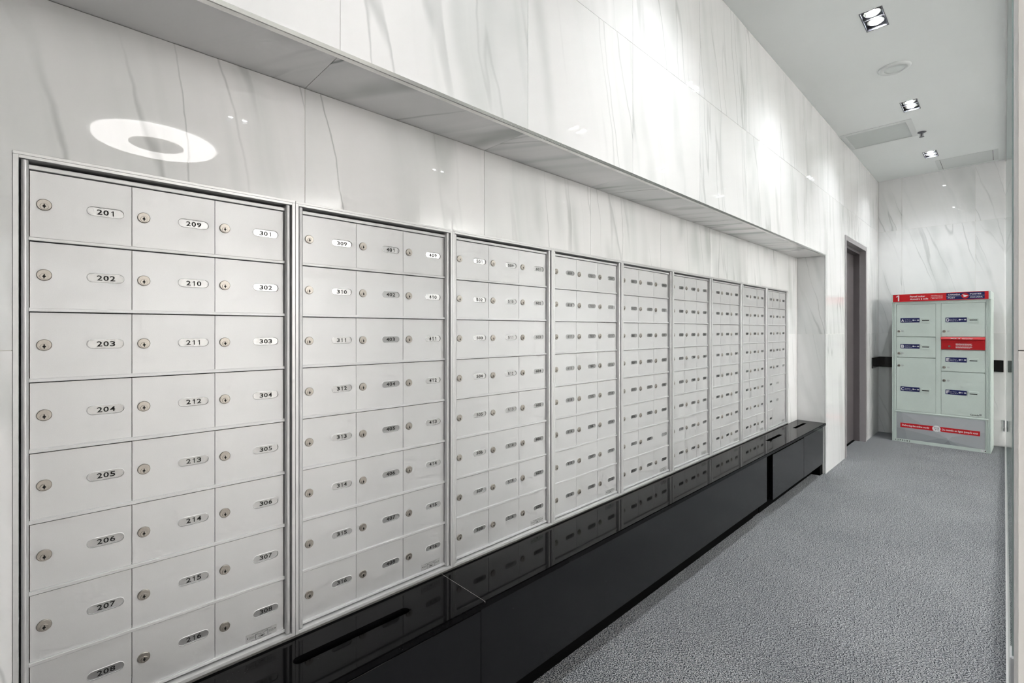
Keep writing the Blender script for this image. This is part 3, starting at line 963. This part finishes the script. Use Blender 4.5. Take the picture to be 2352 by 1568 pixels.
def key_return():
    bm = bmesh.new()
    holed_plate(bm, fr_l, rect(0, 0.0755, 0, 0.0475), [rect(0.010, 0.0655, 0.0165, 0.0245)], 0.0, 0.004)
    box(bm, 0.001, 0.0745, -0.0065, -0.004, 0.030, 0.0455, bevel=0.0015)
    box(bm, 0.002, 0.0735, -0.0012, -0.0002, 0.002, 0.046, mi=1)
    return mesh_of(bm, 'key_return', [M['locker'], M['black']])
me_ret = key_return()
def door_label(ch):
    bm = bmesh.new(); W, H = 0.1575, 0.0475
    prism(bm, fr_l, rect(0, W, 0, H), 0.0, 0.0006, 0)
    d = 0.0009
    text(bm, fr_l, ch, 0.0185, 0.0085, 0.0315, 0.024, d=d, mi=1, bold=0.03)
    text(bm, fr_l, 'Key Return', 0.0375, 0.0255, 0.0085, 0.046, 'L', d, 1)
    text(bm, fr_l, 'Retour de clé', 0.0375, 0.0110, 0.0085, 0.056, 'L', d, 1)
    poly(bm, fr_l, circ(0.1060, 0.0245, 0.0078, 16), d, 1)                     # key
    poly(bm, fr_l, rect(0.1120, 0.1320, 0.0222, 0.0268), d, 1)
    poly(bm, fr_l, circ(0.1035, 0.0245, 0.0026, 10), d + 0.0002, 0)
    poly(bm, fr_l, [(0.1375, 0.0205), (0.1440, 0.0205), (0.1440, 0.0145), (0.1550, 0.0245), (0.1440, 0.0345), (0.1440, 0.0285), (0.1375, 0.0285)], d, 1)
    return mesh_of(bm, 'door_label', [M['navy'], M['white']])
bm = bmesh.new()
lathe(bm, fr_l, [(0.0125, 0.0), (0.0125, 0.004), (0.0110, 0.0055)], 20, 0)
lathe(bm, fr_l, [(0.0070, 0.005), (0.0065, 0.0065)], 16, 0)
poly(bm, fr_l, rect(-0.001, 0.001, -0.0045, 0.0045), 0.0068, 1)
me_llock = mesh_of(bm, 'lock', [M['nickel'], M['ink']])
bm = bmesh.new()
for (x, y, w) in ((0, 0.005, 0.018), (0, -0.001, 0.022), (0, -0.007, 0.016)):
    poly(bm, fr_l, rect(x, x + w, y, y + 0.0028), 0.0004, 0)
me_stamp = mesh_of(bm, 'embossed_code', M['pale_print'])
# (letter, x0, x1, z0, z1, label z, lock z)
for ch, x0, x1, z0, z1, zl, zk in (('A', .0290, .3480, 1.1275, 1.4680, 1.2760, 1.1838), ('B', .0290, .3480, .9085, 1.1195, 1.0000, .9471),
                                  ('C', .0290, .3480, .3370, .9005, .5450, .8165), ('D', .3900, .7095, 1.1305, 1.4680, 1.2760, 1.1847),
                                  ('E', .3900, .7095, .7790, .9905, .8735, .8178), ('F', .3900, .7095, .3390, .7710, .5445, .6832)):
    d = obj('locker_door', new_box(0, x1 - x0, 0.0, 0.010, 0, z1 - z0, bevel=0.0012), M['locker'], (x0, 0.0005, z0), LK)
    d['label'] = 'sage grey locker door ' + ch
    lx = 0.0345 if x0 < 0.2 else 0.0325
    add('door_label', door_label(ch), (lx, 0, zl - z0), d)
    add('key_return', me_ret, ((0.2308 if x0 < 0.2 else 0.5900) - x0, 0, zl - z0 - 0.001), d)
    add('lock', me_llock, ((0.0518 if x0 < 0.2 else 0.4130) - x0, 0, zk - z0), d)
    add('embossed_code', me_stamp, ((0.0720 if x0 < 0.2 else 0.4350) - x0, 0, zk - z0), d)
    if ch == 'F':
        bm = bmesh.new()
        text(bm, fr_l, 'Canada', 0.2130, 0.0140, 0.0150, 0.064, 'L', 0.0006, 0, 0.012)
        for a, b in ((0.2795, 0.2825), (0.2900, 0.2930)):
            poly(bm, fr_l, rect(a, b, 0.0185, 0.0330), 0.0006, 0)
        poly(bm, fr_l, rect(0.2795, 0.2930, 0.0320, 0.0330), 0.0006, 0); poly(bm, fr_l, rect(0.2795, 0.2930, 0.0185, 0.0195), 0.0006, 0)
        poly(bm, fr_l, circ(0.2862, 0.0258, 0.0034, 8), 0.0006, 0)
        obj('wordmark', bm, M['ink'], parent=d)
# red mail slot
ms = obj('mail_slot', new_box(0.3895, 0.7105, -0.0010, 0.010, 1.0005, 1.1240), M['locker_red_dark'], parent=LK)
bm = bmesh.new()
box(bm, 0.3885, 0.7115, -0.030, 0.0, 1.1020, 1.1260, bevel=0.002)
vs = [v for v in bm.verts if v.co.y < -0.02 and v.co.z > 1.11]
for v in vs: v.co.y += 0.014
obj('hood', bm, M['locker_red'], parent=ms)
bm = bmesh.new()
fr_h = frame_xyz((0, 0, 0), (1, 0, 0), (0, 0, 1))
text(bm, fr_h, 'Mail', 0.4660, 1.1065, 0.0095, 0.040, 'L', 0.0305, 0, 0.03)
text(bm, fr_h, 'Courrier', 0.5480, 1.1065, 0.0095, 0.078, 'L', 0.0305, 0, 0.03)
poly(bm, fr_h, circ(0.5270, 1.1110, 0.0055, 12), 0.0305, 0)
obj('hood_lettering', bm, M['white'], parent=ms)
obj('chute', new_box(0.4000, 0.7000, -0.0035, -0.0005, 1.0750, 1.0950, bevel=0.001), M['locker_red'], parent=ms)
bm = bmesh.new()
holed_plate(bm, fr_l, rect(0.3930, 0.7070, 1.0040, 1.0720), [rect(0.4000, 0.6880, 1.0040 + 0.004, 1.0660)], 0.001, 0.004)
obj('surround', bm, M['locker_red_dark'], parent=ms)
bm = bmesh.new(); lathe(bm, fr_l, [(0.0095, 0.001), (0.0090, 0.006)], 18, 0, 0.4520, 1.0330)
obj('slot_lock', bm, M['nickel'], parent=ms)
bm = bmesh.new()
for i, (y, wd) in enumerate(((1.0570, .120), (1.0505, .114), (1.0440, .120), (1.0280, .118), (1.0215, .121), (1.0150, .106))):
    x = 0.4990
    rr = random.Random(i)
    while x < 0.4990 + wd:
        a = rr.uniform(0.008, 0.02)
        poly(bm, fr_l, rect(x, min(x + a, 0.4990 + wd), y, y + 0.0034), 0.0014, 0)
        x += a + 0.0022
obj('small_print', bm, M['white'], parent=ms)
# lower printed panel
lp = obj('lower_panel', new_box(0.0305, 0.7090, 0.0005, 0.010, 0.0325, 0.3140), M['film'], parent=LK)
bm = bmesh.new()
prism(bm, fr_l, rect(0.0635, 0.6740, 0.1560, 0.2040), 0.0, 0.0008, 0)
text(bm, fr_l, 'Delivering the online world', 0.0780, 0.1720, 0.0185, 0.218, 'L', 0.0012, 1, 0.022)
text(bm, fr_l, "Du monde en ligne jusqu'à vous", 0.3960, 0.1720, 0.0185, 0.264, 'L', 0.0012, 1, 0.022)
obj('banner', bm, [M['locker_red'], M['white']], parent=lp)
bm = bmesh.new()
poly(bm, fr_l, circ(0.3540, 0.1815, 0.0325, 32), 0.0016, 0)
def seg(pts, wd, d, mi):
    for (x0, y0), (x1, y1) in zip(pts, pts[1:]):
        L = math.hypot(x1 - x0, y1 - y0); nx, ny = -(y1 - y0) / L * wd / 2, (x1 - x0) / L * wd / 2
        poly(bm, fr_l, [(x0 - nx, y0 - ny), (x1 - nx, y1 - ny), (x1 + nx, y1 + ny), (x0 + nx, y0 + ny)], d, mi)
seg([(0.3300, 0.1985), (0.3375, 0.1985), (0.3440, 0.1750), (0.3690, 0.1750), (0.3745, 0.1935), (0.3390, 0.1935)], 0.0022, 0.0019, 1)
seg([(0.3410, 0.1865), (0.3725, 0.1865)], 0.0014, 0.0019, 1)
for cx in (0.3475, 0.3655): poly(bm, fr_l, circ(cx, 0.1690, 0.0028, 10), 0.0019, 1)
poly(bm, fr_l, [(0.3740, 0.1720), (0.3900, 0.1560), (0.3830, 0.1545), (0.3800, 0.1480), (0.3765, 0.1495), (0.3785, 0.1560), (0.3740, 0.1560)], 0.0022, 0)
obj('cart_emblem', bm, [M['white'], M['ink']], parent=lp)
bm = bmesh.new()
text(bm, fr_l, 'K 2 P 9 2 8 2', 0.0160, 0.0085, 0.0155, 0.128, 'L', 0.0006, 0, 0.02)
obj('serial_number', bm, M['ink'], parent=LK)
bm = bmesh.new()
for a in (0.6780, 0.7010):
    prism(bm, fr_l, rect(a, a + 0.0185, 0.0075, 0.0270), 0.0, 0.0006, 0)
text(bm, fr_l, 'i', 0.6872, 0.0120, 0.0110, d=0.0010, mi=1)
poly(bm, fr_l, circ(0.7102, 0.0170, 0.0050, 12), 0.0010, 1)
obj('sticker', bm, [M['white'], M['ink']], parent=LK)

bpy.data.objects.remove(_to)
bpy.data.curves.remove(_tc)
